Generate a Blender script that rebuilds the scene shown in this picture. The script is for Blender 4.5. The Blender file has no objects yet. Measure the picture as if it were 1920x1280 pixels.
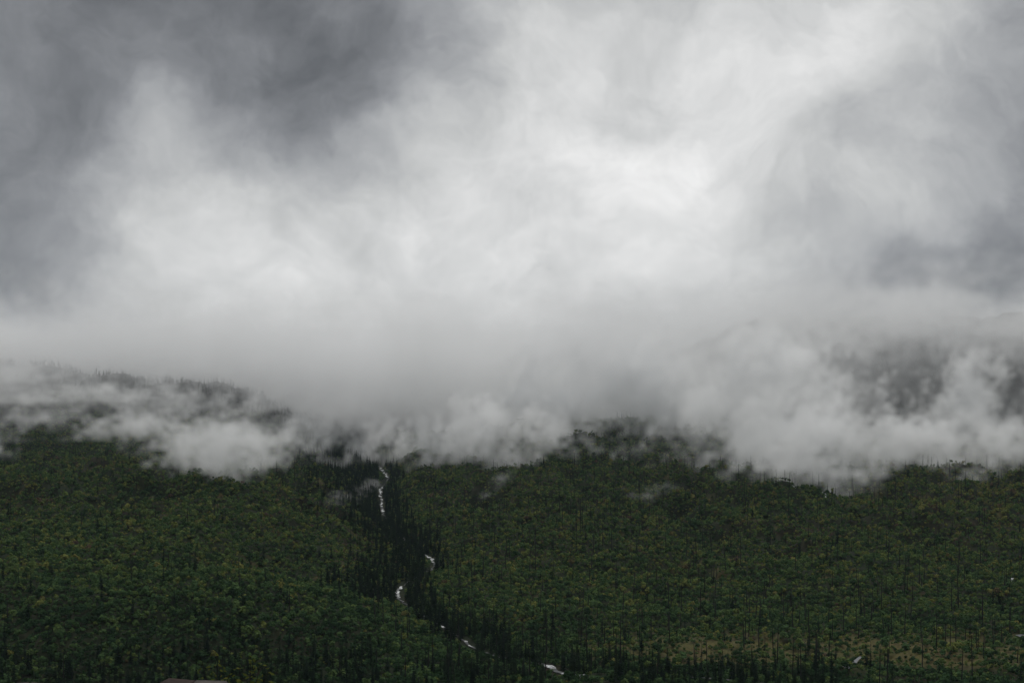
import bpy, bmesh, math, random
import numpy as np
from mathutils import Vector

rng = np.random.default_rng(7)
random.seed(7)
sc = bpy.context.scene
COL = sc.collection

# ------------------------------------------------------------------ camera
EYE = 120.0                       # metres above the valley floor
F = 2133.0                        # focal length in photo pixels (1920 wide)
HOR = 860.0                       # photo row of the level line
cam_d = bpy.data.cameras.new('camera')
cam = bpy.data.objects.new('camera', cam_d); COL.objects.link(cam)
cam.location = (0, 0, EYE); cam.rotation_euler = (math.radians(90), 0, 0)
cam_d.sensor_width = 36; cam_d.lens = 36 * F / 1920
cam_d.shift_y = (HOR - 640) / 1920
cam_d.clip_start = 0.5; cam_d.clip_end = 30000
sc.camera = cam

# ------------------------------------------------------------------ node helpers
def N(nt, t, loc=None, **kw):
    n = nt.nodes.new(t)
    for k, v in kw.items(): setattr(n, k, v)
    return n
def L(nt, a, b): nt.links.new(a, b)
def put(nt, sock, v):
    if hasattr(v, 'is_output'): nt.links.new(v, sock)
    else: sock.default_value = v
def math_(nt, op, a, b=None, c=None, clamp=False):
    n = nt.nodes.new('ShaderNodeMath'); n.operation = op; n.use_clamp = clamp
    put(nt, n.inputs[0], a)
    if b is not None: put(nt, n.inputs[1], b)
    if c is not None: put(nt, n.inputs[2], c)
    return n.outputs[0]
def vmath(nt, op, a, b=None, scale=None):
    n = nt.nodes.new('ShaderNodeVectorMath'); n.operation = op
    put(nt, n.inputs[0], a)
    if b is not None: put(nt, n.inputs[1], b)
    if scale is not None: put(nt, n.inputs['Scale'], scale)
    return n.outputs['Value'] if op in ('DOT_PRODUCT', 'LENGTH', 'DISTANCE') else n.outputs['Vector']
def noise(nt, vec, scale, detail=4, rough=0.5, dist=0.0, color=False):
    n = nt.nodes.new('ShaderNodeTexNoise')
    put(nt, n.inputs['Vector'], vec)
    n.inputs['Scale'].default_value = scale; n.inputs['Detail'].default_value = detail
    n.inputs['Roughness'].default_value = rough; n.inputs['Distortion'].default_value = dist
    return n.outputs['Color'] if color else n.outputs[0]
def ramp(nt, fac, stops):
    n = nt.nodes.new('ShaderNodeValToRGB'); cr = n.color_ramp
    while len(cr.elements) < len(stops): cr.elements.new(0.5)
    for e, (p, c) in zip(cr.elements, stops):
        e.position = p; e.color = (*c, 1) if len(c) == 3 else c
    put(nt, n.inputs[0], fac)
    return n.outputs[0]
def mixc(nt, f, a, b, mode='MIX'):
    n = nt.nodes.new('ShaderNodeMix'); n.data_type = 'RGBA'; n.blend_type = mode
    put(nt, n.inputs[0], f)
    for s, v in ((n.inputs[6], a), (n.inputs[7], b)):
        if hasattr(v, 'is_output'): nt.links.new(v, s)
        else: s.default_value = (*v, 1)
    return n.outputs[2]

def pix_dir(px, py):
    v = Vector(((px - 960) / F, 1.0, (HOR - py) / F)); v.normalize(); return v

# ------------------------------------------------------------------ sky: a closed overcast
SUN_EL, SUN_AZ = math.radians(60), math.radians(8)     # behind the cloud, ahead of the camera
world = bpy.data.worlds.new('World'); sc.world = world; world.use_nodes = True
nt = world.node_tree; nt.nodes.clear()
geo = N(nt, 'ShaderNodeTexCoord').outputs['Generated']
# masses of thick (dark) and thin (bright) cloud: photo column, row, radius, strength
MASSES = [
    (150, -40, 460, -.28), (690, 120, 250, -.19), (-80, 400, 200, -.08), (100, 545, 110, -.08), (560, 250, 140, -.07),
    (275, 235, 70, .08), (390, 345, 120, .07), (990, 120, 110, .06), (960, 380, 260, .10), (700, 430, 250, .15),
    (380, 450, 230, .15), (1250, 410, 230, .10), (1750, 385, 110, .10), (1600, 430, 130, .05), (1640, 90, 190, .05),
    (1480, 230, 190, .08), (1560, 265, 60, -.06), (1950, 60, 190, -.12), (1930, 560, 220, -.14), (1720, 590, 230, -.20),
    (20, 620, 60, .10), (1180, 60, 180, .06),
]
w1 = noise(nt, geo, 5.0, 5, 0.58, 0.0, color=True)
warp = vmath(nt, 'SCALE', vmath(nt, 'SUBTRACT', w1, (0.5, 0.5, 0.5)), scale=0.16)
dirw = vmath(nt, 'NORMALIZE', vmath(nt, 'ADD', geo, warp))
tot = None
for px, py, r, a in MASSES:
    d = pix_dir(px, py)
    s = r / F
    dist = vmath(nt, 'DISTANCE', dirw, tuple(d))
    g = math_(nt, 'MULTIPLY', math_(nt, 'MULTIPLY', dist, dist), -1 / (s * s))
    g = math_(nt, 'MULTIPLY', math_(nt, 'EXPONENT', g), a)
    tot = g if tot is None else math_(nt, 'ADD', tot, g)
stretch = vmath(nt, 'MULTIPLY', dirw, (1.0, 1.0, 1.5))
n1 = noise(nt, stretch, 6.5, 5, 0.57, 0.15)
n2 = noise(nt, vmath(nt, 'ADD', dirw, (3.1, 1.7, 0.4)), 19.0, 5, 0.62, 0.25)
P = math_(nt, 'ADD', tot, 0.735)
P = math_(nt, 'ADD', P, math_(nt, 'MULTIPLY', math_(nt, 'SUBTRACT', n1, 0.5), 0.36))
P = math_(nt, 'ADD', P, math_(nt, 'MULTIPLY', math_(nt, 'SUBTRACT', n2, 0.5), 0.16))
n3 = math_(nt, 'ABSOLUTE', math_(nt, 'SUBTRACT', noise(nt, vmath(nt, 'ADD', dirw, (0.3, 5.7, 2.4)), 13.0, 6, 0.6, 0.0), 0.5))
P = math_(nt, 'ADD', P, math_(nt, 'MULTIPLY', math_(nt, 'SUBTRACT', 0.10, n3), 0.15))
P = math_(nt, 'MINIMUM', math_(nt, 'MAXIMUM', P, 0.36), 0.955)
lin = math_(nt, 'POWER', P, 2.25)
tint = ramp(nt, P, [(0.32, (0.90, 0.965, 1.06)), (0.58, (0.955, 0.985, 1.04)), (0.78, (0.985, 1.0, 1.0)), (0.93, (1.0, 1.0, 0.995))])
cloudcol = vmath(nt, 'SCALE', tint, scale=lin)
sky = N(nt, 'ShaderNodeTexSky'); sky.sky_type = 'NISHITA'; sky.sun_disc = False
sky.sun_elevation = SUN_EL; sky.sun_rotation = SUN_AZ; sky.air_density = 1.0; sky.dust_density = 2.0
bg_sky = N(nt, 'ShaderNodeBackground'); L(nt, sky.outputs[0], bg_sky.inputs[0]); bg_sky.inputs[1].default_value = 0.06
bg_cl = N(nt, 'ShaderNodeBackground'); L(nt, cloudcol, bg_cl.inputs[0]); bg_cl.inputs[1].default_value = 1.0
mx = N(nt, 'ShaderNodeMixShader'); mx.inputs[0].default_value = 0.985
L(nt, bg_sky.outputs[0], mx.inputs[1]); L(nt, bg_cl.outputs[0], mx.inputs[2])
L(nt, mx.outputs[0], N(nt, 'ShaderNodeOutputWorld').inputs[0])
world.cycles.sampling_method = 'MANUAL'; world.cycles.sample_map_resolution = 256

# ------------------------------------------------------------------ sun, exposure, sampling
sun_d = bpy.data.lights.new('sun', 'SUN'); sun_d.energy = 1.4; sun_d.angle = math.radians(10); sun_d.color = (1, 0.97, 0.92)
sun = bpy.data.objects.new('sun', sun_d); COL.objects.link(sun); sun.location = (0, 300, 900)
sdir = Vector((math.sin(SUN_AZ) * math.cos(SUN_EL), math.cos(SUN_AZ) * math.cos(SUN_EL), math.sin(SUN_EL)))
sun.rotation_euler = sdir.to_track_quat('Z', 'Y').to_euler()
vs = sc.view_settings
vs.view_transform = 'Standard'; vs.look = 'None'; vs.gamma = 1; vs.exposure = 0.0; vs.use_curve_mapping = False
cy = sc.cycles
cy.use_denoising = True
try: cy.denoiser = 'OPENIMAGEDENOISE'; cy.denoising_input_passes = 'RGB_ALBEDO_NORMAL'
except Exception: pass
cy.use_adaptive_sampling = True; cy.adaptive_threshold = 0.015; cy.adaptive_min_samples = 32
cy.max_bounces = 10; cy.diffuse_bounces = 1; cy.glossy_bounces = 2; cy.transmission_bounces = 2
cy.volume_bounces = 6; cy.transparent_max_bounces = 4
cy.volume_step_rate = 3.0; cy.volume_max_steps = 256
cy.caustics_reflective = False; cy.caustics_refractive = False

HAZE = 1.9e-5
# ------------------------------------------------------------------ noise fields (numpy)
class Field:
    """periodic gaussian random field with a power-law spectrum, sampled with linear interpolation"""
    def __init__(self, dims, n, beta, seed, lo=1.0):
        r = np.random.default_rng(seed)
        a = np.fft.rfftn(r.standard_normal((n,) * dims).astype(np.float32))
        k = [np.fft.fftfreq(n) * n] * (dims - 1) + [np.fft.rfftfreq(n) * n]
        kk = np.sqrt(sum(g ** 2 for g in np.meshgrid(*k, indexing='ij'))); kk[(0,) * dims] = 1e9
        a *= np.where(kk < lo, 0, kk ** (-beta / 2))
        v = np.fft.irfftn(a, s=(n,) * dims, axes=tuple(range(dims))).astype(np.float32)
        self.v = v / v.std(); self.n = n; self.dims = dims
    def __call__(self, *p):
        n = self.n; ix, fr = [], []
        for c in p:
            c = np.asarray(c, np.float32) * n; i = np.floor(c); ix.append(i.astype(np.int32) % n); fr.append((c - i).astype(np.float32))
        out = 0
        for m in range(1 << self.dims):
            w = 1.0; idx = []
            for d in range(self.dims):
                if m >> d & 1: idx.append((ix[d] + 1) % n); w = w * fr[d]
                else: idx.append(ix[d]); w = w * (1 - fr[d])
            out = out + w * self.v[tuple(idx)]
        return out
F2 = Field(2, 512, 3.0, 11, 3)      # rolling ground, patches
F2b = Field(2, 512, 1.6, 12, 4)     # patchier
def smooth(a, b, x):
    t = np.clip((x - a) / (b - a), 0, 1); return t * t * (3 - 2 * t)

# ------------------------------------------------------------------ terrain
CREEK = np.array([(-330, 2700), (-310, 2400), (-283, 2170), (-246, 2020), (-215, 1880), (-192, 1760), (-187, 1610), (-172, 1500),
                  (-158, 1391), (-132, 1264), (-96, 1142), (-76, 1082), (-71, 1041), (-84, 991), (-91, 946), (-92, 915),
                  (-86, 885), (-66, 824), (-48, 785), (-32, 750), (-25, 721), (-10, 688), (19, 661), (28, 637), (40, 628),
                  (58, 632), (95, 626), (150, 600)], float)
def densify(p, step):
    out = [p[0]]
    # Catmull-Rom through the points
    q = np.vstack([2 * p[0] - p[1], p, 2 * p[-1] - p[-2]])
    for i in range(1, len(q) - 2):
        n = max(2, int(np.linalg.norm(q[i + 1] - q[i]) / step))
        for t in np.linspace(0, 1, n + 1)[1:]:
            a, b, c, d = q[i - 1], q[i], q[i + 1], q[i + 2]
            out.append(0.5 * (2 * b + (c - a) * t + (2 * a - 5 * b + 4 * c - d) * t * t + (3 * b - a - 3 * c + d) * t ** 3))
    return np.array(out)
CR = densify(CREEK, 3.0)
def creek_xd(x, y):
    """signed sideways distance to the creek (negative = left bank)"""
    o = np.argsort(CR[:, 1])
    cx = np.interp(y, CR[o, 1], CR[o, 0])
    return (x - cx)
def sp(v, k): return k * np.logaddexp(0, v / k)
def hz(x, y):
    x = np.asarray(x, float); y = np.asarray(y, float)
    z = 0.095 * sp(y - 790, 45)
    right = smooth(350, 900, x)
    m = 0.42 * sp(y - 2720, 90) + right * 0.75 * sp(y - 2380, 60)       # the mountain inside the cloud
    z = np.where(y > 2100, z - sp(y - 3000, 60) * 0.095, z)
    cap = 95 + 165 * smooth(250, 700, x)
    z = z + cap * np.tanh(m / cap)
    cd = np.abs(creek_xd(x, y))
    fl = 1 + 15 * smooth(700, 1150, y)
    z = z + fl * (1 - np.exp(-(cd / 42) ** 2)) * smooth(600, 700, y) - fl * 0.35
    z = z + 20 * smooth(950, 1400, y) * (1 - np.exp(-(cd / 170) ** 2))               # wide V of the side valley
    z = z + 36 * np.exp(-((x - 170) / 240) ** 2 - ((y - 2010) / 330) ** 2)           # hill shoulder right of centre
    z = z - 16 * smooth(430, 800, x) * smooth(1100, 1700, y)
    rb = F2(x / 620 + .8, y / 1500 + .4)                                             # ribs and gullies running down the slope
    z = z + 7.0 * smooth(850, 1250, y) * (1 - np.abs(rb)) * smooth(10, 90, cd)
    # rounded hill on the near left whose shoulder hides part of the ravine
    z = z + 36 * smooth(-25, -200, x) * smooth(600, 765, y) * (1 - 0.85 * smooth(775, 890, y) * smooth(-300, -130, x)) * (1 - smooth(950, 1750, y))
    # burnt ridge at the far left
    zr = np.interp(x, [-2400, -1400, -1125, -800, -609, -422, -300, -200], [440, 330, 292, 258, 236, 180, 160, 158]) - 158
    z = z + zr * np.exp(-((y - 2460) / np.where(y < 2460, 190, 150)) ** 2)
    amp = 2.2 + 3.5 * smooth(800, 1300, y) + 6 * smooth(2450, 3200, y)
    z = z + amp * (F2(x / 900 + .3, y / 900 + .1)) * smooth(14, 60, cd)
    z = z + (0.6 + 0.9 * smooth(800, 1200, y)) * F2b(x / 260, y / 260) * smooth(5, 40, cd)
    # the bluff the photographer stands on
    near = 118.4 - 0.157 * np.clip(y, -5, 14) - 0.50 * sp(y - 19, 2)
    k = smooth(330, 120, y)
    return np.maximum(z * (1 - k) + near * k, np.where(y < 330, near, -1e9))
def proj(x, y, z):
    return 960 + F * x / y, HOR - F * (z - EYE) / y
def at(px, py, y0=560, y1=3200):
    """the ground point that the photo shows at a pixel"""
    ys = np.arange(y0, y1, 2.0); xs = (px - 960) / F * ys
    g = hz(xs, ys); ray = EYE + (HOR - py) / F * ys
    i = np.argmax(g > ray)
    return float(xs[i]), float(ys[i]), float(g[i])

def link(name, me, mats=(), parent=None, **props):
    o = bpy.data.objects.new(name, me); COL.objects.link(o)
    if me is not None:
        for m in mats: me.materials.append(m)
    if parent is not None: o.parent = parent
    for k, v in props.items(): o[k] = v
    return o

# ------------------------------------------------------------------ materials
def material(name):
    m = bpy.data.materials.new(name); m.use_nodes = True
    t = m.node_tree; t.nodes.clear()
    out = t.nodes.new('ShaderNodeOutputMaterial')
    return m, t, out
def principled(t, out, col, rough=0.9, spec=0.2):
    b = t.nodes.new('ShaderNodeBsdfPrincipled')
    put(t, b.inputs['Base Color'], col if hasattr(col, 'is_output') else (*col, 1))
    put(t, b.inputs['Roughness'], rough); b.inputs['Specular IOR Level'].default_value = spec
    L(t, b.outputs[0], out.inputs[0]); return b

def m_ground():
    m, t, out = material('ground_cover')
    pos = N(t, 'ShaderNodeNewGeometry').outputs['Position']
    a = noise(t, pos, 0.012, 6, 0.6); b = noise(t, pos, 0.35, 4, 0.6)
    base = ramp(t, a, [(0.3, (0.010, 0.016, 0.007)), (0.5, (0.014, 0.020, 0.008)), (0.62, (0.020, 0.020, 0.010)), (0.72, (0.026, 0.020, 0.013))])
    mead = ramp(t, noise(t, pos, 0.03, 5, 0.6), [(0.3, (0.070, 0.074, 0.026)), (0.55, (0.105, 0.092, 0.034)), (0.7, (0.095, 0.066, 0.030))])
    at_ = N(t, 'ShaderNodeAttribute'); at_.attribute_name = 'meadow'
    c = mixc(t, math_(t, 'MULTIPLY', at_.outputs['Fac'], 0.75), base, mead)
    bu = N(t, 'ShaderNodeAttribute'); bu.attribute_name = 'burnt'
    c = mixc(t, bu.outputs['Fac'], c, ramp(t, a, [(0.35, (0.014, 0.015, 0.014)), (0.65, (0.028, 0.026, 0.022))]))
    c = mixc(t, 1.0, c, ramp(t, b, [(0.3, (0.55, 0.55, 0.55)), (0.7, (1.2, 1.2, 1.2))]), 'MULTIPLY')
    principled(t, out, c, 0.95, 0.1); return m
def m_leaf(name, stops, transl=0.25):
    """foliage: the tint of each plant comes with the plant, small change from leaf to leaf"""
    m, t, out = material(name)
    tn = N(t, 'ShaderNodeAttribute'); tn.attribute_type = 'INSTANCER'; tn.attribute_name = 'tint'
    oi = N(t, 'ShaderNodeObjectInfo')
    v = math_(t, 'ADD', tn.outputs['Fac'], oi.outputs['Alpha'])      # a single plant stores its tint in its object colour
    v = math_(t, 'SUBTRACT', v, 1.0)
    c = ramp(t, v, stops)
    pos = N(t, 'ShaderNodeNewGeometry')
    j = noise(t, pos.outputs['Position'], 0.9, 2, 0.6)
    c = mixc(t, 1.0, c, ramp(t, j, [(0.3, (0.6, 0.6, 0.6)), (0.7, (1.35, 1.35, 1.35))]), 'MULTIPLY')
    d = N(t, 'ShaderNodeBsdfDiffuse'); L(t, c, d.inputs[0])
    tr = N(t, 'ShaderNodeBsdfTranslucent'); L(t, c, tr.inputs[0])
    mx = N(t, 'ShaderNodeMixShader'); mx.inputs[0].default_value = transl
    L(t, d.outputs[0], mx.inputs[1]); L(t, tr.outputs[0], mx.inputs[2]); L(t, mx.outputs[0], out.inputs[0]); return m
def m_plain(name, c1, c2, scale, rough=0.9):
    m, t, out = material(name)
    pos = N(t, 'ShaderNodeTexCoord').outputs['Object']
    principled(t, out, ramp(t, noise(t, pos, scale, 4, 0.6), [(0.3, c1), (0.7, c2)]), rough); return m
M_ground = m_ground()
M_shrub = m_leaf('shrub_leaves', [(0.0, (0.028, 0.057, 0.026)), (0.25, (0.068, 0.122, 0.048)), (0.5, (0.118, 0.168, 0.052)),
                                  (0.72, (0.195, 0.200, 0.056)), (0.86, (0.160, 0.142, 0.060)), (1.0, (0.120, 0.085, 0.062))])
M_needle = m_leaf('conifer_needles', [(0.0, (0.008, 0.015, 0.011)), (0.5, (0.013, 0.023, 0.014)), (1.0, (0.022, 0.034, 0.017))], 0.08)
M_bark = m_plain('dark_bark', (0.012, 0.010, 0.009), (0.03, 0.026, 0.022), 0.6)
M_char = m_plain('charred_wood', (0.008, 0.008, 0.008), (0.030, 0.028, 0.026), 0.5)
def m_water():
    m, t, out = material('white_water')
    fo = N(t, 'ShaderNodeAttribute'); fo.attribute_name = 'foam'
    pos = N(t, 'ShaderNodeNewGeometry').outputs['Position']
    f = noise(t, pos, 0.45, 5, 0.72)
    c = ramp(t, f, [(0.45, (0.03, 0.035, 0.04)), (0.50, (0.45, 0.47, 0.48)), (0.62, (0.85, 0.86, 0.87))])
    c = mixc(t, fo.outputs['Fac'], (0.02, 0.024, 0.026), c)
    b = principled(t, out, c, 0.55, 0.25)
    bp = N(t, 'ShaderNodeBump'); bp.inputs['Strength'].default_value = 0.6; bp.inputs['Distance'].default_value = 0.5
    L(t, f, bp.inputs['Height']); L(t, bp.outputs[0], b.inputs['Normal']); return m
def m_still():
    m, t, out = material('still_water')
    pos = N(t, 'ShaderNodeNewGeometry').outputs['Position']
    b = principled(t, out, (0.10, 0.105, 0.115), 0.35, 0.2)
    bp = N(t, 'ShaderNodeBump'); bp.inputs['Strength'].default_value = 0.15; bp.inputs['Distance'].default_value = 0.1
    L(t, noise(t, pos, 1.2, 3, 0.5), bp.inputs['Height']); L(t, bp.outputs[0], b.inputs['Normal']); return m
M_white, M_still = m_water(), m_still()

# ------------------------------------------------------------------ ground sheet
def axis(parts):
    out = []
    for a, b, s in parts: out.append(np.arange(a, b, s))
    return np.concatenate(out)
gx = axis([(-9000, -2000, 250), (-2000, -1150, 25), (-1150, -330, 9), (-330, 140, 5), (140, 1150, 9), (1150, 2000, 25), (2000, 9001, 250)])
gy = axis([(-900, -40, 60), (-40, 60, 4), (60, 560, 20), (560, 1300, 5.5), (1300, 2300, 8), (2300, 3300, 16), (3300, 9001, 150)])
X, Y = np.meshgrid(gx, gy); Z = hz(X, Y)
me = bpy.data.meshes.new('ground')
nx, ny = len(gx), len(gy)
co = np.stack([X, Y, Z], -1).reshape(-1, 3)
ii = (np.arange(ny - 1)[:, None] * nx + np.arange(nx - 1)[None, :]).reshape(-1)
quads = np.stack([ii, ii + 1, ii + nx + 1, ii + nx], 1)
def mesh_np(me, co, quads):
    me.vertices.add(len(co)); me.vertices.foreach_set('co', co.astype(np.float32).ravel())
    me.loops.add(quads.size); me.loops.foreach_set('vertex_index', quads.astype(np.int32).ravel())
    me.polygons.add(len(quads)); me.polygons.foreach_set('loop_start', np.arange(0, quads.size, quads.shape[1], dtype=np.int32))
    me.update(calc_edges=True); me.validate()
mesh_np(me, co, quads)
me.polygons.foreach_set('use_smooth', np.ones(len(quads), bool))
def meadow(x, y):
    """dry grass flats at the right foot of the slope and a few openings higher up"""
    px, py = proj(x, np.maximum(y, 1), hz(x, y))
    m = smooth(1040, 1200, px) * smooth(1170, 1205, py) * (1 - smooth(1236, 1256, py - 0.02 * (px - 1400)))
    m = m * smooth(-0.7, 0.3, F2b(x / 330 + .5, y / 200) + 0.75)
    m2 = smooth(1.3, 1.9, F2b(x / 420, y / 300 + .2)) * (y > 800) * 0.8
    return np.clip(np.maximum(m, m2), 0, 1)
md = meadow(X, np.maximum(Y, 30)).reshape(-1) * (Y.reshape(-1) > 550)
a = me.attributes.new('meadow', 'FLOAT', 'POINT'); a.data.foreach_set('value', md.astype(np.float32))
bn = smooth(2180, 2300, Y).reshape(-1)
a = me.attributes.new('burnt', 'FLOAT', 'POINT'); a.data.foreach_set('value', bn.astype(np.float32))
link('ground', me, [M_ground], kind='structure')

# ------------------------------------------------------------------ creek and still water
# stretches of white water that the trees leave open to view (photo pixels)
LANES = [[(681, 843), (683, 858)], [(713, 873), (718, 880), (721, 886), (728, 891)], [(714, 902), (722, 900)], [(712, 906), (714, 916)],
         [(715, 919), (715, 936)], [(717, 944), (719, 956)], [(800, 1042), (806, 1046), (811, 1051)],
         [(757, 1090), (753, 1106), (746, 1114), (757, 1124)], [(829, 1175), (829, 1177)], [(872, 1197), (884, 1207), (880, 1220)],
         [(1028, 1250), (1045, 1258), (1062, 1264)], [(1076, 1267), (1105, 1268), (1130, 1266)],
         [(1576, 1258), (1618, 1238)], [(1905, 1193), (1925, 1191)], [(1541, 926), (1546, 929)], [(1551, 934), (1552, 936)], [(1570, 947), (1571, 948)], [(1898, 1087), (1901, 1092)]]
LSEG = np.array([[*l[i], *l[i + 1]] for l in LANES for i in range(len(l) - 1)], float)
def near_lane(x, y, z):
    px, py = proj(x, y, z); d = 1e9
    for ax, ay, bx, by in LSEG:
        t = np.clip(((px - ax) * (bx - ax) + (py - ay) * (by - ay)) / max(1e-6, (bx - ax) ** 2 + (by - ay) ** 2), 0, 1)
        d = min(d, math.hypot(px - ax - t * (bx - ax), py - ay - t * (by - ay)))
    return d
def ribbon(name, path, width, mat, lift=0.7, **props):
    vs, fs = [], []
    n = len(path); foam = []
    gate = np.clip((np.convolve(rng.normal(0, 1, n), np.ones(5) / 5, 'same') + .28) * 6, 0, 1)
    path = path + np.stack([np.convolve(rng.normal(0, 1.6, n), [.3, .4, .3], 'same'), np.zeros(n)], 1)
    for i, (x, y) in enumerate(path):
        f_ = 1.0 - float(smooth(3.0, 5.5, near_lane(x, y, float(hz(x, y)))))
        f_ *= float(gate[i]); foam += [f_] * 3
        d = path[min(i + 1, n - 1)] - path[max(i - 1, 0)]; d = d / np.linalg.norm(d)
        w = (width(i / n, y) if callable(width) else width) * (.5 + .5 * f_)
        for s, e in ((-1, 0), (0, .15), (1, 0)):
            q = np.array([x, y]) + s * w * 0.5 * np.array([-d[1], d[0]])
            vs.append((q[0], q[1], float(hz(x, y)) + lift + e))
    for i in range(n - 1):
        for k in (0, 1): fs.append((i * 3 + k, i * 3 + k + 1, i * 3 + k + 4, i * 3 + k + 3))
    me = bpy.data.meshes.new(name); me.from_pydata(vs, [], fs); me.validate()
    for p in me.polygons: p.use_smooth = True
    a = me.attributes.new('foam', 'FLOAT', 'POINT'); a.data.foreach_set('value', foam)
    return link(name, me, [mat], **props)
cw = rng.uniform(0.45, 1.5, 400)
ribbon('creek', CR, lambda t, y: (3.0 if y > 1350 else 2.8 if y > 700 else 6.0) * cw[int(y / 6) % 400], M_white, kind='structure')
px_path = lambda pts: densify(np.array([at(*p)[:2] for p in pts]), 5.0)
ribbon('side_creek', px_path([(1541, 926), (1547, 930), (1552, 936), (1560, 941), (1572, 948)]), lambda t, y: .8 * cw[int(y / 5) % 400], M_white, lift=1.4, kind='structure')
ribbon('hill_creek', px_path([(1893, 1084), (1899, 1089), (1903, 1094)]), 2.0, M_white, lift=1.6, kind='structure')
def water_patch(name, pts):
    w = [at(*p) for p in pts]; z = max(p[2] for p in w) + 0.35
    c = np.mean([p[:2] for p in w], axis=0)
    me = bpy.data.meshes.new(name)
    ring = []
    for i in range(len(w)):
        a_, b_ = np.array(w[i][:2]), np.array(w[(i + 1) % len(w)][:2])
        for t in (0, .25, .5, .75):
            q = a_ + (b_ - a_) * t; q = q + (q - c) * random.uniform(-.16, .12); ring.append((q[0], q[1], z))
    me.from_pydata(ring, [], [list(range(len(ring)))]); link(name, me, [M_still], kind='structure')
water_patch('river', [(1577, 1255), (1594, 1247), (1614, 1239), (1616, 1242), (1606, 1249), (1592, 1255)])
water_patch('river', [(1902, 1194), (1930, 1188), (1940, 1191), (1912, 1198)])

# ------------------------------------------------------------------ plant shapes
def bm_to(name, vs, fs, smooth_=False):
    me = bpy.data.meshes.new(name); me.from_pydata(vs, [], fs); me.validate(); me.update()
    return me
def conifer_crown(r, h, seed, sparse=0.0):
    """tiers of drooping boughs, each bough a bent two-quad blade; unit height h"""
    R = random.Random(seed); vs, fs = [], []
    z = h * R.uniform(0.05, 0.12); k = 0
    while z < h * 0.97:
        f = (z / h)
        rad = r * (1 - f) ** 0.85 * R.uniform(0.75, 1.15) + 0.12
        nb = max(4, int(9 * (1 - f * 0.55)))
        a0 = R.uniform(0, 6.3)
        for b in range(nb):
            if R.random() < sparse: continue
            a = a0 + b * 6.283 / nb + R.uniform(-.25, .25)
            rr = rad * R.uniform(0.6, 1.2); dz = -rr * R.uniform(0.25, 0.55)
            ca, sa = math.cos(a), math.sin(a); w = rr * R.uniform(0.32, 0.48)
            i = len(vs)
            vs += [(0, 0, z + rr * .25), (ca * rr * .55 - sa * w, sa * rr * .55 + ca * w, z + dz * .35),
                   (ca * rr, sa * rr, z + dz), (ca * rr * .55 + sa * w, sa * rr * .55 - ca * w, z + dz * .35)]
            fs += [(i, i + 1, i + 2), (i, i + 2, i + 3)]
        z += h * R.uniform(0.045, 0.075) * (1.15 - 0.5 * f); k += 1
    i = len(vs); t = .10
    vs += [(t, 0, h * .9), (-t * .5, t * .87, h * .9), (-t * .5, -t * .87, h * .9), (0, 0, h)]
    fs += [(i, i + 1, i + 3), (i + 1, i + 2, i + 3), (i + 2, i, i + 3)]
    return vs, fs
def tapered(path, radii, n=5):
    vs, fs = [], []
    for (x, y, z), r in zip(path, radii):
        for k in range(n):
            a = 6.283 * k / n; vs.append((x + r * math.cos(a), y + r * math.sin(a), z))
    for i in range(len(path) - 1):
        for k in range(n):
            fs.append((i * n + k, i * n + (k + 1) % n, (i + 1) * n + (k + 1) % n, (i + 1) * n + k))
    fs.append(tuple((len(path) - 1) * n + k for k in range(n)))
    return vs, fs
def joinm(*parts):
    vs, fs = [], []
    for v, f in parts:
        o = len(vs); vs += v; fs += [tuple(i + o for i in q) for q in f]
    return vs, fs
def snag_trunk(h, seed):
    R = random.Random(seed); lean = R.uniform(-.05, .05), R.uniform(-.05, .05)
    p = [(lean[0] * h * t + R.uniform(-.05, .05), lean[1] * h * t + R.uniform(-.05, .05), h * t - (1.0 if t == 0 else 0)) for t in (0, .25, .5, .75, .93, 1)]
    return tapered(p, [.36, .32, .27, .21, .14, .06], 5), p
def snag_branches(p, h, seed, n):
    R = random.Random(seed); parts = []
    for _ in range(n):
        t = R.uniform(.3, .95); z = h * t; a = R.uniform(0, 6.28); l = R.uniform(.4, 1.5) * (1.1 - t)  + .2
        j = min(4, int(t * 4)); x0, y0 = p[j][0], p[j][1]
        parts.append(tapered([(x0, y0, z), (x0 + l * math.cos(a), y0 + l * math.sin(a), z + l * R.uniform(-.3, .35))], [.09, .03], 3))
    return joinm(*parts)
def bush_leaves(r, h, seed, n):
    """an uneven dome of leaf sprays on a few lobes"""
    R = random.Random(seed); vs, fs = [], []
    lobes = [(R.uniform(-.45, .45) * r, R.uniform(-.45, .45) * r, h * R.uniform(.35, .72), R.uniform(.42, .68)) for _ in range(5)]
    for _ in range(n):
        lx, ly, lz, lr = R.choice(lobes)
        u = R.uniform(-.5, 1); a = R.uniform(0, 6.28); q = math.sqrt(max(0, 1 - u * u)); s = R.uniform(.75, 1.05)
        c = Vector((lx + lr * r * q * math.cos(a) * s, ly + lr * r * q * math.sin(a) * s, lz + lr * h * .62 * u * s))
        c.z = max(c.z, .1)
        nrm = Vector((q * math.cos(a), q * math.sin(a), u + .5)) + Vector((R.uniform(-.6, .6), R.uniform(-.6, .6), R.uniform(-.4, .4)))
        nrm.normalize(); t = nrm.orthogonal().normalized(); b = nrm.cross(t)
        l = r * R.uniform(.20, .36); i = len(vs)
        rot = R.uniform(0, 6.28)
        for k in range(4):
            an = rot + k * 1.571; m = l * R.uniform(.6, 1.15)
            vs.append(tuple(c + t * math.cos(an) * m + b * math.sin(an) * m))
        fs.append((i, i + 1, i + 2, i + 3))
    return vs, fs
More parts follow.
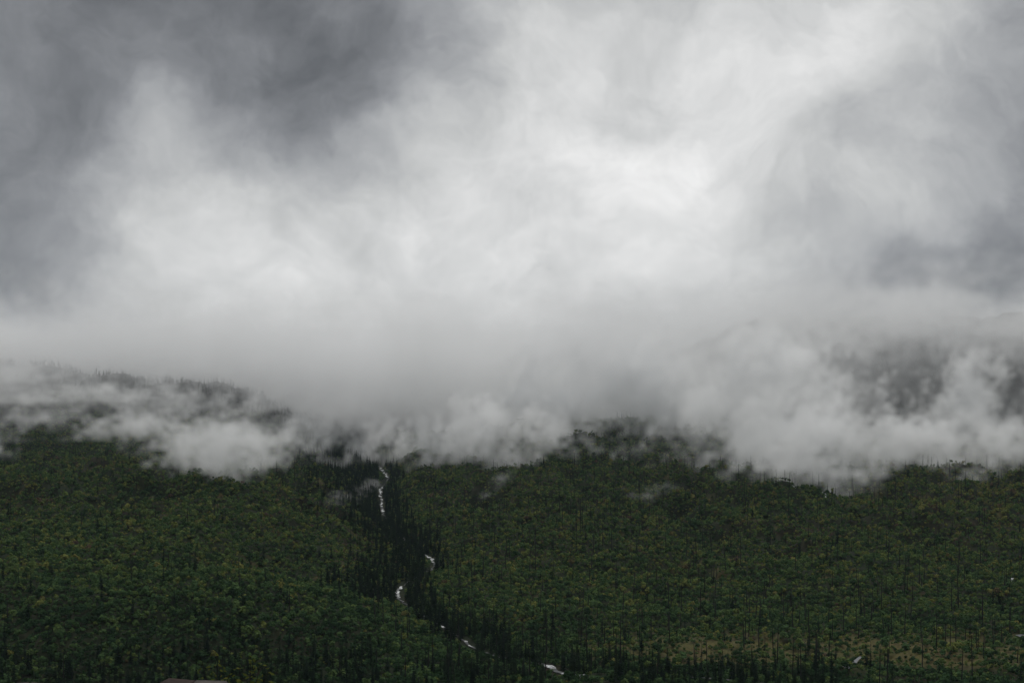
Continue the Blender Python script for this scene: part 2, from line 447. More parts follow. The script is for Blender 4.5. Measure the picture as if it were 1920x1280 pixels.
def trunk_me(name, h, r, mat):
    me = bm_to(name, *tapered([(0, 0, -1.0), (0.05, 0, h * .4), (0, 0.04, h)], [r, r * .7, r * .15], 5)); me.materials.append(mat); return me

CON_H = 20.0
con_crowns, con_trunks, con_whole = [], [], []
for i, (r, s) in enumerate([(3.1, .0), (2.5, .05), (3.7, .0), (2.1, .15), (2.8, .1)]):
    cr = conifer_crown(r, CON_H, 40 + i, s)
    m1 = bm_to('crown', *cr); m1.materials.append(M_needle); con_crowns.append(m1)
    con_trunks.append(trunk_me('trunk', CON_H * .9, .28, M_bark))
    m2 = bm_to('conifer_copy', *cr); m2.materials.append(M_needle); con_whole.append(m2)
SNAG_H = 20.0
sn_trunks, sn_branches, sn_whole = [], [], []
for i in range(6):
    (tv, p) = snag_trunk(SNAG_H, 70 + i); br = snag_branches(p, SNAG_H, 90 + i, 14 if i % 2 else 26)
    a_ = bm_to('trunk', *tv); a_.materials.append(M_char); sn_trunks.append(a_)
    b_ = bm_to('branches', *br); b_.materials.append(M_char); sn_branches.append(b_)
    c_ = bm_to('snag_copy', *joinm(tv, br)); c_.materials.append(M_char); sn_whole.append(c_)
bu_crowns, bu_whole, bu_stem = [], [], None
for i in range(6):
    v = bush_leaves(2.4, 3.4 + .6 * (i % 3), 120 + i, 78)
    a_ = bm_to('crown', *v); a_.materials.append(M_shrub); bu_crowns.append(a_)
    b_ = bm_to('shrub_copy', *v); b_.materials.append(M_shrub); bu_whole.append(b_)
bu_stem = trunk_me('trunk', 2.4, .16, M_bark)

# ------------------------------------------------------------------ where plants stand
def jitter(cell, y0, y1, spread=0.53, pad=60):
    ys = np.arange(y0, y1, cell); out = []
    for y in ys:
        w = y * spread + pad; xs = np.arange(-w, w, cell); out.append(np.stack([xs, np.full_like(xs, y)], 1))
    p = np.concatenate(out); return p + rng.uniform(-.5, .5, p.shape) * cell * 1.0
LSEG_OPEN = LSEG[(LSEG[:, 0] < 1500)]
def blocks_water(x, y, z, h, halfw, m=2, segs=None):
    """True for plants that would stand in front of the water the photo shows"""
    px, p0 = proj(x, y, z); _, p1 = proj(x, y, z + h); hw = halfw * F / y
    out = np.zeros(len(x), bool)
    for ax, ay, bx, by in (LSEG if segs is None else segs):
        out |= (px + hw > min(ax, bx) - m) & (px - hw < max(ax, bx) + m) & (p1 < max(ay, by) + 1) & (p0 > min(ay, by) - 1)
    return out

def prep(p):
    x, y = p[:, 0], p[:, 1]; z = hz(x, y); px, py = proj(x, y, z); return x, y, z, px, py

# --- conifers
p = np.concatenate([jitter(5.2, 590, 2230), jitter(7.0, 2230, 2900)])
x, y, z, px, py = prep(p)
cd = creek_xd(x, y)
yk = [600, 700, 780, 900, 1000, 1082, 1142, 1264, 1391, 1500, 1600, 1720, 1900, 2100]
wl = np.interp(y, yk, [10, 10, 14, 44, 44, 50, 62, 70, 74, 80, 96, 120, 125, 100])
wr = np.interp(y, yk, [26, 22, 24, 20, 16, 12, 20, 24, 26, 24, 22, 22, 20, 20])
edge = 1 + .35 * F2b(x / 160, y / 160)
rav = np.where(cd < 0, -cd / wl, cd / wr) / np.maximum(edge, .3)
pr = 0.78 * smooth(1.12, .85, rav)
pr = np.maximum(pr, 0.16 * smooth(1100, 1000, y) * smooth(3.0, 1.2, rav) * (cd > 0))
clump = F2b(x / 520 + .7, y / 380 + .3)
pr = np.maximum(pr, 0.30 * smooth(1.35, 2.1, clump) * (y < 2250))
fine = F2b(x / 210 + .2, y / 150 + .9)
pr = np.maximum(pr, 0.014 + .16 * smooth(.9, 1.7, fine) * smooth(-.3, .8, clump))
# dark woods along the valley floor
pr = np.maximum(pr, 0.55 * smooth(1236, 1254, py + 8 * F2b(x / 150, y / 90)) * smooth(700, 880, px) * (1 - smooth(1215, 1260, px)))
pr = np.maximum(pr, 0.42 * smooth(1246, 1262, py + 8 * F2b(x / 110, y / 90)) * smooth(1190, 1230, px) * (1 - smooth(1560, 1640, px)))
pr = np.maximum(pr, 0.50 * smooth(1185, 1265, py + 12 * F2b(x / 150, y / 90)) * (1 - smooth(650, 760, px)))  # bottom-left trees thickened so their dark needles imitate vignette shade
# right branch of the ravine woods
pr = np.maximum(pr, 0.5 * smooth(6, 2, np.abs(py - (918 - (px - 745) * .22))) * (px > 735) * (px < 815))
# far burnt ridge: a few living trees
pr = np.where(y > 2230, np.where(px < 700, (0.24 + .40 * smooth(.0, 1.1, clump)) * (y < 2560), .42 * (px > 1120)), pr)
keep = rng.random(len(x)) < pr
x, y, z, px, py, rav = (v[keep] for v in (x, y, z, px, py, rav))
hh = np.where(rav < 1.1, rng.uniform(10, 21, len(x)), rng.uniform(6, 17, len(x)))
hh = np.where((y < 720), rng.uniform(9, 17, len(x)), hh)
hh = np.where((y > 2230), rng.uniform(10, 19, len(x)), hh)
keep = ~blocks_water(x, y, z, hh, 1.3)
con = dict(x=x[keep], y=y[keep], z=z[keep], h=hh[keep], px=px[keep], py=py[keep], tint=rng.random(keep.sum()) * .9, rav=rav[keep])

# --- dead standing trunks
p = np.concatenate([jitter(8.0, 590, 2230), jitter(6.5, 2230, 2620)])
x, y, z, px, py = prep(p); cl = F2b(x / 600 + .1, y / 420 + .6)
side = smooth(560, 900, px)
pr = (0.010 + 0.13 * side * smooth(2000, 1150, y)) * (0.25 + smooth(-.4, 1.6, cl) * 1.6)
pr = np.where(y > 2230, 0.34 * (px < 720), pr)
keep = rng.random(len(x)) < pr
x, y, z, px, py = (v[keep] for v in (x, y, z, px, py))
hh = np.where(y > 2230, rng.uniform(9, 18, len(x)), rng.uniform(9, 17, len(x)) + 13 * rng.random(len(x)) ** 3)
keep = ~blocks_water(x, y, z, hh, .4)
sng = dict(x=x[keep], y=y[keep], z=z[keep], h=hh[keep], px=px[keep], py=py[keep], tint=rng.random(keep.sum()))

# --- shrubs and young broadleaf trees
p = np.concatenate([jitter(2.75, 590, 1300, .50, 40), jitter(3.15, 1300, 2320, .50, 40)])
x, y, z, px, py = prep(p); cd = np.abs(creek_xd(x, y))
dens = 0.98 - 0.55 * meadow(x, y) - .10 * smooth(.9, 1.8, -F2b(x / 240, y / 200))
keep = (rng.random(len(x)) < dens) & (cd > 6)
x, y, z, px, py = (v[keep] for v in (x, y, z, px, py))
size = (.46 + .32 * rng.random(len(x)) + .75 * rng.random(len(x)) ** 7) * (1 + .30 * F2b(x / 170, y / 170)) * np.where(y < 1150, .82, .88)
size = np.clip(size, .26, 1.5)
tint = .30 + .20 * F2b(x / 420 + .2, y / 360) + rng.normal(0, .12, len(x)) - .26 * smooth(1070, 1250, py + (px < 700) * 40)  # last term puts vignette darkening into the leaf colour of the lowest rows
tint += .20 * smooth(1500, 1850, px) * smooth(1010, 930, py) * rng.random(len(x)) * 2
tint += .26 * smooth(.3, 1.5, F2b(x / 500 + .4, y / 280 + .8)) * rng.random(len(x))
tint += .10 * smooth(1100, 1180, py) * (rng.random(len(x)) < .25)
tint += .75 * smooth(1.0, 1.7, F2b(x / 420 + .35, y / 230 + .15)) * (y > 1000) * rng.uniform(.4, 1.0, len(x))
tint += .40 * meadow(x, y) * rng.random(len(x))
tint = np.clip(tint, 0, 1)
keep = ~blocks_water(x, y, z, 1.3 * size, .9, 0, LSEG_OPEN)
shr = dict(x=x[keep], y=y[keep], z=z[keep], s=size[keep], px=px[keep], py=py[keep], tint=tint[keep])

# ------------------------------------------------------------------ one tree = one object
def scatter(name, pts, scale, tint, meshes, **props):
    """what nobody could count: points that carry a shape, a turn, a size and a tint"""
    n = len(pts); me = bpy.data.meshes.new(name); me.vertices.add(n); me.vertices.foreach_set('co', pts.astype(np.float32).ravel())
    for nm, ty, v in (('tint', 'FLOAT', tint), ('turn', 'FLOAT', rng.uniform(0, 6.28, n)), ('which', 'INT', rng.integers(0, len(meshes), n))):
        at_ = me.attributes.new(nm, ty, 'POINT'); at_.data.foreach_set('value', v.astype(np.int32 if ty == 'INT' else np.float32))
    at_ = me.attributes.new('size', 'FLOAT_VECTOR', 'POINT'); at_.data.foreach_set('vector', scale.astype(np.float32).ravel())
    o = link(name, me, [], **props)
    ng = bpy.data.node_groups.new(name, 'GeometryNodeTree'); ng.is_modifier = True
    ng.interface.new_socket('Geometry', in_out='INPUT', socket_type='NodeSocketGeometry')
    ng.interface.new_socket('Geometry', in_out='OUTPUT', socket_type='NodeSocketGeometry')
    gi = ng.nodes.new('NodeGroupInput'); go = ng.nodes.new('NodeGroupOutput')
    iop = ng.nodes.new('GeometryNodeInstanceOnPoints'); iop.inputs['Pick Instance'].default_value = True
    g2i = ng.nodes.new('GeometryNodeGeometryToInstance')
    for m in reversed(meshes):
        src = bpy.data.objects.new(m.name, m)
        oi = ng.nodes.new('GeometryNodeObjectInfo'); oi.inputs['Object'].default_value = src; oi.inputs['As Instance'].default_value = False
        ng.links.new(oi.outputs['Geometry'], g2i.inputs[0])
    def attr(nm, ty):
        a = ng.nodes.new('GeometryNodeInputNamedAttribute'); a.data_type = ty; a.inputs[0].default_value = nm; return a.outputs[0]
    cx = ng.nodes.new('ShaderNodeCombineXYZ'); ng.links.new(attr('turn', 'FLOAT'), cx.inputs[2])
    e2r = ng.nodes.new('FunctionNodeEulerToRotation'); ng.links.new(cx.outputs[0], e2r.inputs[0])
    ng.links.new(gi.outputs[0], iop.inputs['Points']); ng.links.new(g2i.outputs[0], iop.inputs['Instance'])
    ng.links.new(attr('which', 'INT'), iop.inputs['Instance Index']); ng.links.new(e2r.outputs[0], iop.inputs['Rotation'])
    ng.links.new(attr('size', 'FLOAT_VECTOR'), iop.inputs['Scale']); ng.links.new(iop.outputs[0], go.inputs[0])
    o.modifiers.new('scatter', 'NODES').node_group = ng
    return o

def inframe(d, h): 
    _, top = proj(d['x'], d['y'], d['z'] + h)
    return (d['px'] > 8) & (d['px'] < 1912) & (d['py'] < 1276) & (top > 600)
def zone(px, py, y):
    """words for the part of the picture a tree stands in"""
    if y > 2230: return 'on the far burnt ridge under the cloud'
    if py > 1195:
        if px < 500: return 'in the dark bottom left corner'
        if px < 880: return 'at the left hill foot by the creek'
        if px < 1230: return 'in the dark woods by the lowest bend'
        if px < 1560: return 'among the ochre flats'
        return 'on olive flats by the grey river'
    if px < 560:
        return ('low on' if py > 1060 else 'halfway up' if py > 930 else 'high on') + ' the left slope'
    if px < 860 and py < 1075: return 'in the ravine beside the white cascade'
    if px < 860: return 'beside the middle creek below the ravine'
    b = 'low on' if py > 1095 else 'halfway up' if py > 985 else 'high on'
    return b + (' the central slope' if px < 1250 else ' the right slope' if px < 1600 else ' the far right slope')

def spots(d, idx, kind):
    """labels of the chosen plants: zone, size, and the side of the zone where many look alike"""
    base = [f'{kind(i)} {zone(d["px"][i], d["py"][i], d["y"][i])}' for i in idx]
    out = list(base)
    for b in set(base):
        m = [k for k in range(len(base)) if base[k] == b]
        if len(m) < 7: continue
        m.sort(key=lambda k: d['px'][idx[k]])
        for r_, k in enumerate(m):
            out[k] = b + (' on its left side' if r_ < len(m) / 3 else ' on its right side' if r_ >= len(m) * 2 / 3 else ' in its middle part')
    return out
def individuals(d, h_over, count, min_gap):
    """the largest in view, thinned so that each shows"""
    ok = np.where(inframe(d, d['h'] if 'h' in d else 3.0 * d['s']))[0]
    sizepx = (d['h'] if 'h' in d else 3.0 * d['s'])[ok] * F / d['y'][ok]
    sizepx = sizepx * rng.uniform(.75, 1.0, len(ok))
    out, taken = [], []
    for i in ok[np.argsort(-sizepx)]:
        c = np.array([d['px'][i], d['py'][i]])
        if taken and np.min(np.max(np.abs(np.array(taken) - c) / np.array(min_gap), axis=1)) < 1: continue
        out.append(i); taken.append(c)
        if len(out) == count: break
    return np.array(out)
def rest(d, idx):
    m = np.ones(len(d['x']), bool); m[idx] = False; return {k: v[m] for k, v in d.items()}

ci = individuals(con, 0, 300, (11, 9))
labs = spots(con, ci, lambda i: ('tall' if con['h'][i] > 14 else 'short') + ' dark conifer')
for i, lab in zip(ci, labs):
    k = int(rng.integers(len(con_crowns))); s = con['h'][i] / CON_H
    o = link('conifer_tree', None, label=lab, category='tree', group='stand: ' + lab)
    o.location = (con['x'][i], con['y'][i], con['z'][i] - .2); o.rotation_euler = (0, 0, rng.uniform(0, 6.28))
    o.scale = (s * rng.uniform(.85, 1.15),) * 2 + (s,)
    link('trunk', con_trunks[k], parent=o)
    c = link('crown', con_crowns[k], parent=o); c.color = (1, 1, 1, 1 + con['tint'][i])
si = individuals(sng, 0, 300, (6, 12))
labs = spots(sng, si, lambda i: ('tall' if sng['h'][i] > 15 else 'short') + ' bare dead trunk')
for i, lab in zip(si, labs):
    k = int(rng.integers(len(sn_trunks))); s = sng['h'][i] / SNAG_H
    o = link('dead_tree', None, label=lab, category='dead tree', group='stand: ' + lab)
    o.location = (sng['x'][i], sng['y'][i], sng['z'][i] - .2); o.rotation_euler = (0, 0, rng.uniform(0, 6.28)); o.scale = (.9 + .1 * s, .9 + .1 * s, s)
    link('trunk', sn_trunks[k], parent=o); link('branches', sn_branches[k], parent=o)
cand = {k: v for k, v in shr.items()}
bi = individuals({**cand, 's': np.where((cand['tint'] > .55) & (cand['tint'] < .85), cand['s'], .01)}, 0, 220, (12, 9))
bi = bi[(cand['tint'][bi] > .55) & (cand['tint'][bi] < .85)]
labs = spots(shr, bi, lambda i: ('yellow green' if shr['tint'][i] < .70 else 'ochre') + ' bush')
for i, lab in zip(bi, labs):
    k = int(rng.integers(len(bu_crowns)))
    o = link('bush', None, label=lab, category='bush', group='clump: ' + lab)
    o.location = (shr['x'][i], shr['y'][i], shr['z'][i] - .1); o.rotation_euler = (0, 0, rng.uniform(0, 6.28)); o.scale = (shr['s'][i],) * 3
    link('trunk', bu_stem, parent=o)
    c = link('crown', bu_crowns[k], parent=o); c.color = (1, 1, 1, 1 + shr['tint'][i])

r_ = rest(con, ci); s_ = r_['h'] / CON_H
scatter('conifer_forest', np.stack([r_['x'], r_['y'], r_['z'] - .2], 1), np.stack([s_ * rng.uniform(.85, 1.15, len(s_))] * 2 + [s_], 1), r_['tint'] + 0.0, con_whole,
        kind='stuff', label='mass of dark conifers filling the ravine, valley floor and far ridge', category='forest')
r_ = rest(sng, si); s_ = r_['h'] / SNAG_H
scatter('snag_forest', np.stack([r_['x'], r_['y'], r_['z'] - .2], 1), np.stack([.9 + .1 * s_] * 2 + [s_], 1), r_['tint'], sn_whole,
        kind='stuff', label='scattered thin dead trunks too small to tell apart', category='dead trees')
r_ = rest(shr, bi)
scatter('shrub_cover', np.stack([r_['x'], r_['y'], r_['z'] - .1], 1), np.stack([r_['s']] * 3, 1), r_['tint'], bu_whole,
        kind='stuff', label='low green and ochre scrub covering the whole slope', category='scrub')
# ------------------------------------------------------------------ roadside stone wall at the photographer's feet
M_stone = None
def m_stone():
    m, t, out = material('red_argillite')
    pos = N(t, 'ShaderNodeTexCoord').outputs['Object']
    oi = N(t, 'ShaderNodeObjectInfo')
    n_ = noise(t, vmath(t, 'ADD', pos, oi.outputs['Location']), 9.0, 6, 0.65)
    c = ramp(t, oi.outputs['Random'], [(0.0, (0.026, 0.017, 0.014)), (0.35, (0.040, 0.027, 0.022)), (0.6, (0.048, 0.042, 0.038)), (1.0, (0.085, 0.076, 0.07))])
    c = mixc(t, 1.0, c, ramp(t, n_, [(0.3, (0.55, 0.55, 0.55)), (0.7, (1.3, 1.3, 1.3))]), 'MULTIPLY')
    b = principled(t, out, c, 0.85, 0.12)
    bp = N(t, 'ShaderNodeBump'); bp.inputs['Strength'].default_value = 0.5; bp.inputs['Distance'].default_value = 0.02
    L(t, n_, bp.inputs['Height']); L(t, bp.outputs[0], b.inputs['Normal']); return m
M_stone = m_stone(); M_mortar = m_plain('mortar', (0.07, 0.065, 0.06), (0.12, 0.11, 0.10), 20.0)
def stone_mesh(w, d, h):
    b = bmesh.new(); bmesh.ops.create_cube(b, size=1.0)
    for v in b.verts: v.co = Vector((v.co.x * w, v.co.y * d, v.co.z * h)) + Vector([random.uniform(-.035, .035) for _ in range(3)])
    bmesh.ops.bevel(b, geom=b.edges[:], offset=min(w, h) * .13, segments=1, affect='EDGES')
    me = bpy.data.meshes.new('stone'); b.to_mesh(me); b.free(); me.materials.append(M_stone); return me
wall = link('stone_wall', None, label='low stone roadside wall with raised blocks at the bottom left corner', category='wall')
WY = 14.2; wz0 = 116.05
wall.location = (-4.0, WY, wz0)
def course(x0, x1, z, h, wmin, wmax, dep=0.5, tilt=0.0):
    x = x0
    while x < x1 - 1e-3:
        w = min(random.uniform(wmin, wmax), x1 - x)
        if x1 - x - w < wmin * .6: w = x1 - x
        o = link('stone', stone_mesh(w - .015, dep, h - .012), parent=wall)
        o.location = (x + w / 2 + 4.0, random.uniform(-.02, .02), z + h / 2 - wz0); o.rotation_euler = (0, random.uniform(-.03, .03) + tilt, random.uniform(-.03, .03))
        x += w
for k in range(3): course(-9.6 + random.uniform(-.1, .1), -3.66, wz0 - .1 + k * .24, .24, .28, .6)
zb = wz0 - .1 + .72
for mx0, mx1, top in ((-9.4, -8.5, 117.14), (-7.0, -5.71, 117.165), (-4.38, -3.62, 117.215)):
    hgt = (top - zb) / 3
    for k in range(3): course(mx0 + random.uniform(-.03, .03), mx1 + (random.uniform(-.04, .0) if k < 2 else 0), zb + k * hgt, hgt, .22, .42 if k < 2 else .5, .5 if k < 2 else .54)
core = bmesh.new()
for x0, x1, z0, z1 in ((-9.55, -3.70, wz0 - .4, zb - .02), (-9.33, -8.57, zb - .02, 117.05), (-6.93, -5.78, zb - .02, 117.07), (-4.31, -3.69, zb - .02, 117.11)):
    r_ = bmesh.ops.create_cube(core, size=1.0)['verts']
    for v in r_: v.co = Vector(((x0 + x1) / 2 + 4.0 + v.co.x * (x1 - x0), v.co.y * .44, (z0 + z1) / 2 - wz0 + v.co.z * (z1 - z0)))
cme = bpy.data.meshes.new('mortar'); core.to_mesh(cme); core.free(); link('mortar', cme, [M_mortar], parent=wall)

# two leafy shoots behind the wall
M_shoot, t_, o_ = material('shoot_leaves')
tc = N(t_, 'ShaderNodeNewGeometry').outputs['Position']
cc = ramp(t_, noise(t_, tc, 6.0, 3, .6), [(0.3, (0.05, 0.075, 0.018)), (0.55, (0.11, 0.13, 0.03)), (0.75, (0.22, 0.20, 0.05))])
d_ = N(t_, 'ShaderNodeBsdfDiffuse'); L(t_, cc, d_.inputs[0]); tr_ = N(t_, 'ShaderNodeBsdfTranslucent'); L(t_, cc, tr_.inputs[0])
ms_ = N(t_, 'ShaderNodeMixShader'); ms_.inputs[0].default_value = .35; L(t_, d_.outputs[0], ms_.inputs[1]); L(t_, tr_.outputs[0], ms_.inputs[2]); L(t_, ms_.outputs[0], o_.inputs[0])
for bx, by, stems, lab in ((-4.28, 16.4, [(-.18, 117.08), (.05, 117.17), (.22, 116.98)], 'thin yellow green leafy shoot just behind the stone wall end'),
                           (-3.86, 16.6, [(-.12, 116.98), (.06, 117.14), (.30, 116.93), (.18, 117.02)], 'yellow green leafy shoot standing clear to the right of the stone wall')):
    g = float(hz(bx, by)); root = link('shoot', None, label=lab, category='plant'); root.location = (bx, by, g)
    st, lv, lf = [], [], []
    for dx, top in stems:
        h = top - g; p = [(dx * t, .04 * math.sin(5 * t + dx * 9), h * t - (.1 if t == 0 else 0)) for t in (0, .35, .7, 1)]
        st.append(tapered(p, [.012, .009, .006, .003], 4))
        for _ in range(26):
            t = random.uniform(.45, 1.0); c = Vector((dx * t, 0, h * t)) + Vector((random.gauss(0, .05), random.gauss(0, .05), random.gauss(0, .03)))
            a = Vector((random.gauss(0, 1), random.gauss(0, 1), random.gauss(-.2, .5))).normalized(); n_ = a.orthogonal().normalized()
            l = random.uniform(.025, .05); w = l * .42; i = len(lv)
            lv += [tuple(c - a * l), tuple(c + n_ * w), tuple(c + a * l), tuple(c - n_ * w)]; lf.append((i, i + 1, i + 2, i + 3))
    me_ = bm_to('stem', *joinm(*st)); me_.materials.append(M_bark); link('stem', me_, parent=root)
    me_ = bm_to('leaves', lv, lf); me_.materials.append(M_shoot); link('leaves', me_, parent=root)
# ------------------------------------------------------------------ low cloud and mist (volumes with real depth)
F3 = Field(3, 128, 3.3, 31, 2)
F3b = Field(3, 128, 2.6, 32, 3)
def m_cloud(name, gain, col=(0.992, 0.996, 1.0), aniso=0.15):
    m, t, out = material(name)
    v = t.nodes.new('ShaderNodeVolumePrincipled')
    v.inputs['Color'].default_value = (*col, 1); v.inputs['Anisotropy'].default_value = aniso
    v.inputs['Density Attribute'].default_value = ''
    at_ = N(t, 'ShaderNodeAttribute'); at_.attribute_name = 'density'
    L(t, math_(t, 'MULTIPLY', at_.outputs['Fac'], gain), v.inputs['Density'])
    L(t, v.outputs[0], out.inputs['Volume']); return m
def cloud(name, lo, hi, voxel, fn, mat, **props):
    n = [int(round((h - l) / voxel)) + 1 for l, h in zip(lo, hi)]
    ax = [l + np.arange(k) * voxel for l, k in zip(lo, n)]
    Zg, Yg, Xg = np.meshgrid(ax[2], ax[1], ax[0], indexing='ij')
    d = fn(Xg.astype(np.float32), Yg.astype(np.float32), Zg.astype(np.float32)).astype(np.float32)
    for a_ in range(3):                                    # nothing touches the faces of the box
        s = [slice(None)] * 3
        for e in (0, -1): s[a_] = e; d[tuple(s)] = 0
    d[d < 0.01] = 0
    d = d.reshape(-1)
    me = bpy.data.meshes.new(name); me.vertices.add(len(d))
    at_ = me.attributes.new('amount', 'FLOAT', 'POINT'); at_.data.foreach_set('value', d)
    o = link(name, me, [mat], **props)
    ng = bpy.data.node_groups.new(name, 'GeometryNodeTree'); ng.is_modifier = True
    ng.interface.new_socket('Geometry', in_out='INPUT', socket_type='NodeSocketGeometry')
    ng.interface.new_socket('Geometry', in_out='OUTPUT', socket_type='NodeSocketGeometry')
    gi = ng.nodes.new('NodeGroupInput'); go = ng.nodes.new('NodeGroupOutput')
    vc = ng.nodes.new('GeometryNodeVolumeCube')
    top = [l + (k - 1) * voxel for l, k in zip(lo, n)]
    vc.inputs['Min'].default_value = lo; vc.inputs['Max'].default_value = top
    for k, s in zip(n, ('X', 'Y', 'Z')): vc.inputs['Resolution ' + s].default_value = k
    pos = ng.nodes.new('GeometryNodeInputPosition').outputs[0]
    q = vmath(ng, 'SCALE', vmath(ng, 'SUBTRACT', pos, tuple(lo)), scale=1.0 / voxel)
    sx = ng.nodes.new('ShaderNodeSeparateXYZ'); ng.links.new(q, sx.inputs[0])
    def toint(s, k):
        f = ng.nodes.new('FunctionNodeFloatToInt'); f.rounding_mode = 'ROUND'
        ng.links.new(math_(ng, 'MINIMUM', math_(ng, 'MAXIMUM', s, 0.0), float(k - 1)), f.inputs[0]); return f.outputs[0]
    def im(op, a_, b_):
        f = ng.nodes.new('FunctionNodeIntegerMath'); f.operation = op; put(ng, f.inputs[0], a_); put(ng, f.inputs[1], b_); return f.outputs[0]
    idx = im('ADD', im('MULTIPLY', im('ADD', im('MULTIPLY', toint(sx.outputs[2], n[2]), n[1]), toint(sx.outputs[1], n[1])), n[0]), toint(sx.outputs[0], n[0]))
    na = ng.nodes.new('GeometryNodeInputNamedAttribute'); na.data_type = 'FLOAT'; na.inputs[0].default_value = 'amount'
    si_ = ng.nodes.new('GeometryNodeSampleIndex'); si_.data_type = 'FLOAT'; si_.domain = 'POINT'
    ng.links.new(gi.outputs[0], si_.inputs[0]); ng.links.new(na.outputs[0], si_.inputs['Value']); ng.links.new(idx, si_.inputs['Index'])
    ng.links.new(si_.outputs[0], vc.inputs['Density'])
    sm = ng.nodes.new('GeometryNodeSetMaterial'); sm.inputs['Material'].default_value = mat
    ng.links.new(vc.outputs[0], sm.inputs[0]); ng.links.new(sm.outputs[0], go.inputs[0])
    o.modifiers.new('cloud', 'NODES').node_group = ng
    return o

def puff(px, py, y, rx, rz, ry=None, w=1.0):
    """a cloud lump: photo column and row of its heart, distance, radii in photo pixels (depth in metres)"""
    k = y / F
    return ((px - 960) * k, y, EYE + (HOR - py) * k, rx * k, ry or rx * k * 1.1, rz * k, w)
def resting(px, py, y, *a, **k):
    """the same, pulled forward until its foot rests on the slope"""
    if 960 < px < 1310 and py < 810: return puff(px, py, at(px, 822)[1] + 20, *a, **k)
    foot = float(np.interp(y, [1500, 1600, 1720, 1900, 2050, 2200, 2300], [907, 896, 884, 866, 853, 843, 836]))
    return puff(px, py, min(y, at(px, foot)[1] + 10), *a, **k)
def lumps(ps, x, y, z):
    """+1 at the heart of a lump, 0 at its skin, falling below outside; smooth union"""
    s = np.full(x.shape, -1.5, np.float32)
    for cx, cy_, cz, rx, ry, rz, w in ps:
        q = np.sqrt(((x - cx) / rx) ** 2 + ((y - cy_) / ry) ** 2 + ((z - cz) / rz) ** 2)
        v = (w * (1 - q)).astype(np.float32)
        h = np.clip(.5 + .5 * (v - s) / .35, 0, 1); s = s + (v - s) * h + .35 * h * (1 - h)
    return s

# the deck: cloud that swallows the mountain
def deck(x, y, z):
    pxs = 960 + F * x / y
    base = np.interp(pxs, [-200, 0, 250, 480, 600, 760, 900, 1000, 1120, 1260, 1400, 1600, 1760, 1920, 2100],
                     [226, 226, 214, 196, 166, 146, 136, 142, 158, 152, 142, 175, 140, 132, 132]).astype(np.float32)
    front = np.interp(pxs, [-200, 300, 480, 620, 800, 1300, 1900], [2290, 2300, 2300, 2220, 2080, 2200, 2300]).astype(np.float32)
    wx, wy, wz = (F3(x / 900 + a_, y / 900, z / 620 + a_) * 26 for a_ in (.1, .4, .7))
    n = F3(x / 1150, y / 1150, z / 760); nf = F3b(x / 420 + .3, y / 420, z / 330)
    s = np.minimum((z + wz - base) / 42, (y + wy * 2 - front + 40 * n) / 75)
    s = np.minimum(s, 1.6) + .45 * n + .34 * nf
    thin = 1 - .76 * smooth(1270, 1400, pxs + 80 * n) * (1 - smooth(350, 430, z + 40 * nf)) - .55 * smooth(160, 60, np.abs(pxs - 1130)) * (1 - smooth(250, 310, z + 40 * nf))
    rt = smooth(1250, 1550, pxs)
    top = 1 - smooth(290 + 110 * rt, 500 + 30 * rt, z + 50 * n)
    return np.clip(s * (.62 + .7 * smooth(600, 440, pxs)), 0, 1) * thin * top * (.72 + .28 * np.clip(nf + .4, 0, 1))
M_deck = m_cloud('cloud_deck_air', 0.011)
cloud('cloud_deck', (-1750, 1880, 100), (1750, 2960, 600), 16.0, deck, M_deck, kind='stuff',
      label='thick grey cloud deck swallowing the mountain above the slope', category='cloud')

# ragged mist in front of it
MIST = [resting(1450, 690, 1900, 80, 66, w=1.2), resting(1512, 655, 1900, 44, 60, w=1.2), resting(1392, 700, 1900, 46, 60, w=1.2), resting(1530, 760, 1850, 70, 60),
        resting(1600, 835, 1720, 90, 45), resting(1500, 850, 1690, 80, 50), resting(1545, 890, 1560, 55, 24), resting(1630, 885, 1600, 60, 18, w=.7), resting(1710, 825, 1800, 100, 45),
        resting(1800, 775, 1900, 80, 55), resting(1890, 835, 1760, 90, 40), resting(1662, 745, 1950, 24, 42), resting(1810, 705, 1950, 50, 40),
        resting(1430, 800, 1900, 80, 55), resting(1420, 862, 1680, 50, 22, w=.7), resting(1330, 770, 2000, 80, 55), resting(1350, 838, 1850, 60, 22, w=.6),
        resting(1040, 765, 2000, 110, 42), resting(1180, 765, 2050, 110, 36), resting(1290, 790, 1980, 60, 26), resting(1000, 715, 2050, 60, 50, w=.8),
        resting(920, 800, 1960, 80, 40), resting(905, 842, 1800, 55, 22), resting(820, 832, 1880, 70, 28), resting(745, 826, 1930, 60, 30), resting(1050, 815, 1960, 60, 24, w=.8),
        resting(680, 822, 1960, 36, 26, w=.7), resting(600, 846, 1900, 60, 20, w=.8), resting(1220, 700, 2100, 80, 60, w=.7), resting(1170, 650, 2100, 30, 70, w=.7), resting(1310, 680, 2000, 26, 70, w=.6), resting(1080, 690, 2080, 34, 60, w=.6), resting(1590, 640, 1950, 26, 50, w=.5), resting(1860, 690, 1950, 40, 60, w=.6),
        resting(1290, 856, 1760, 60, 12, w=.45), resting(1200, 846, 1850, 50, 10, w=.45), resting(1760, 868, 1680, 40, 16, w=.6), resting(1850, 872, 1680, 50, 14, w=.6)]
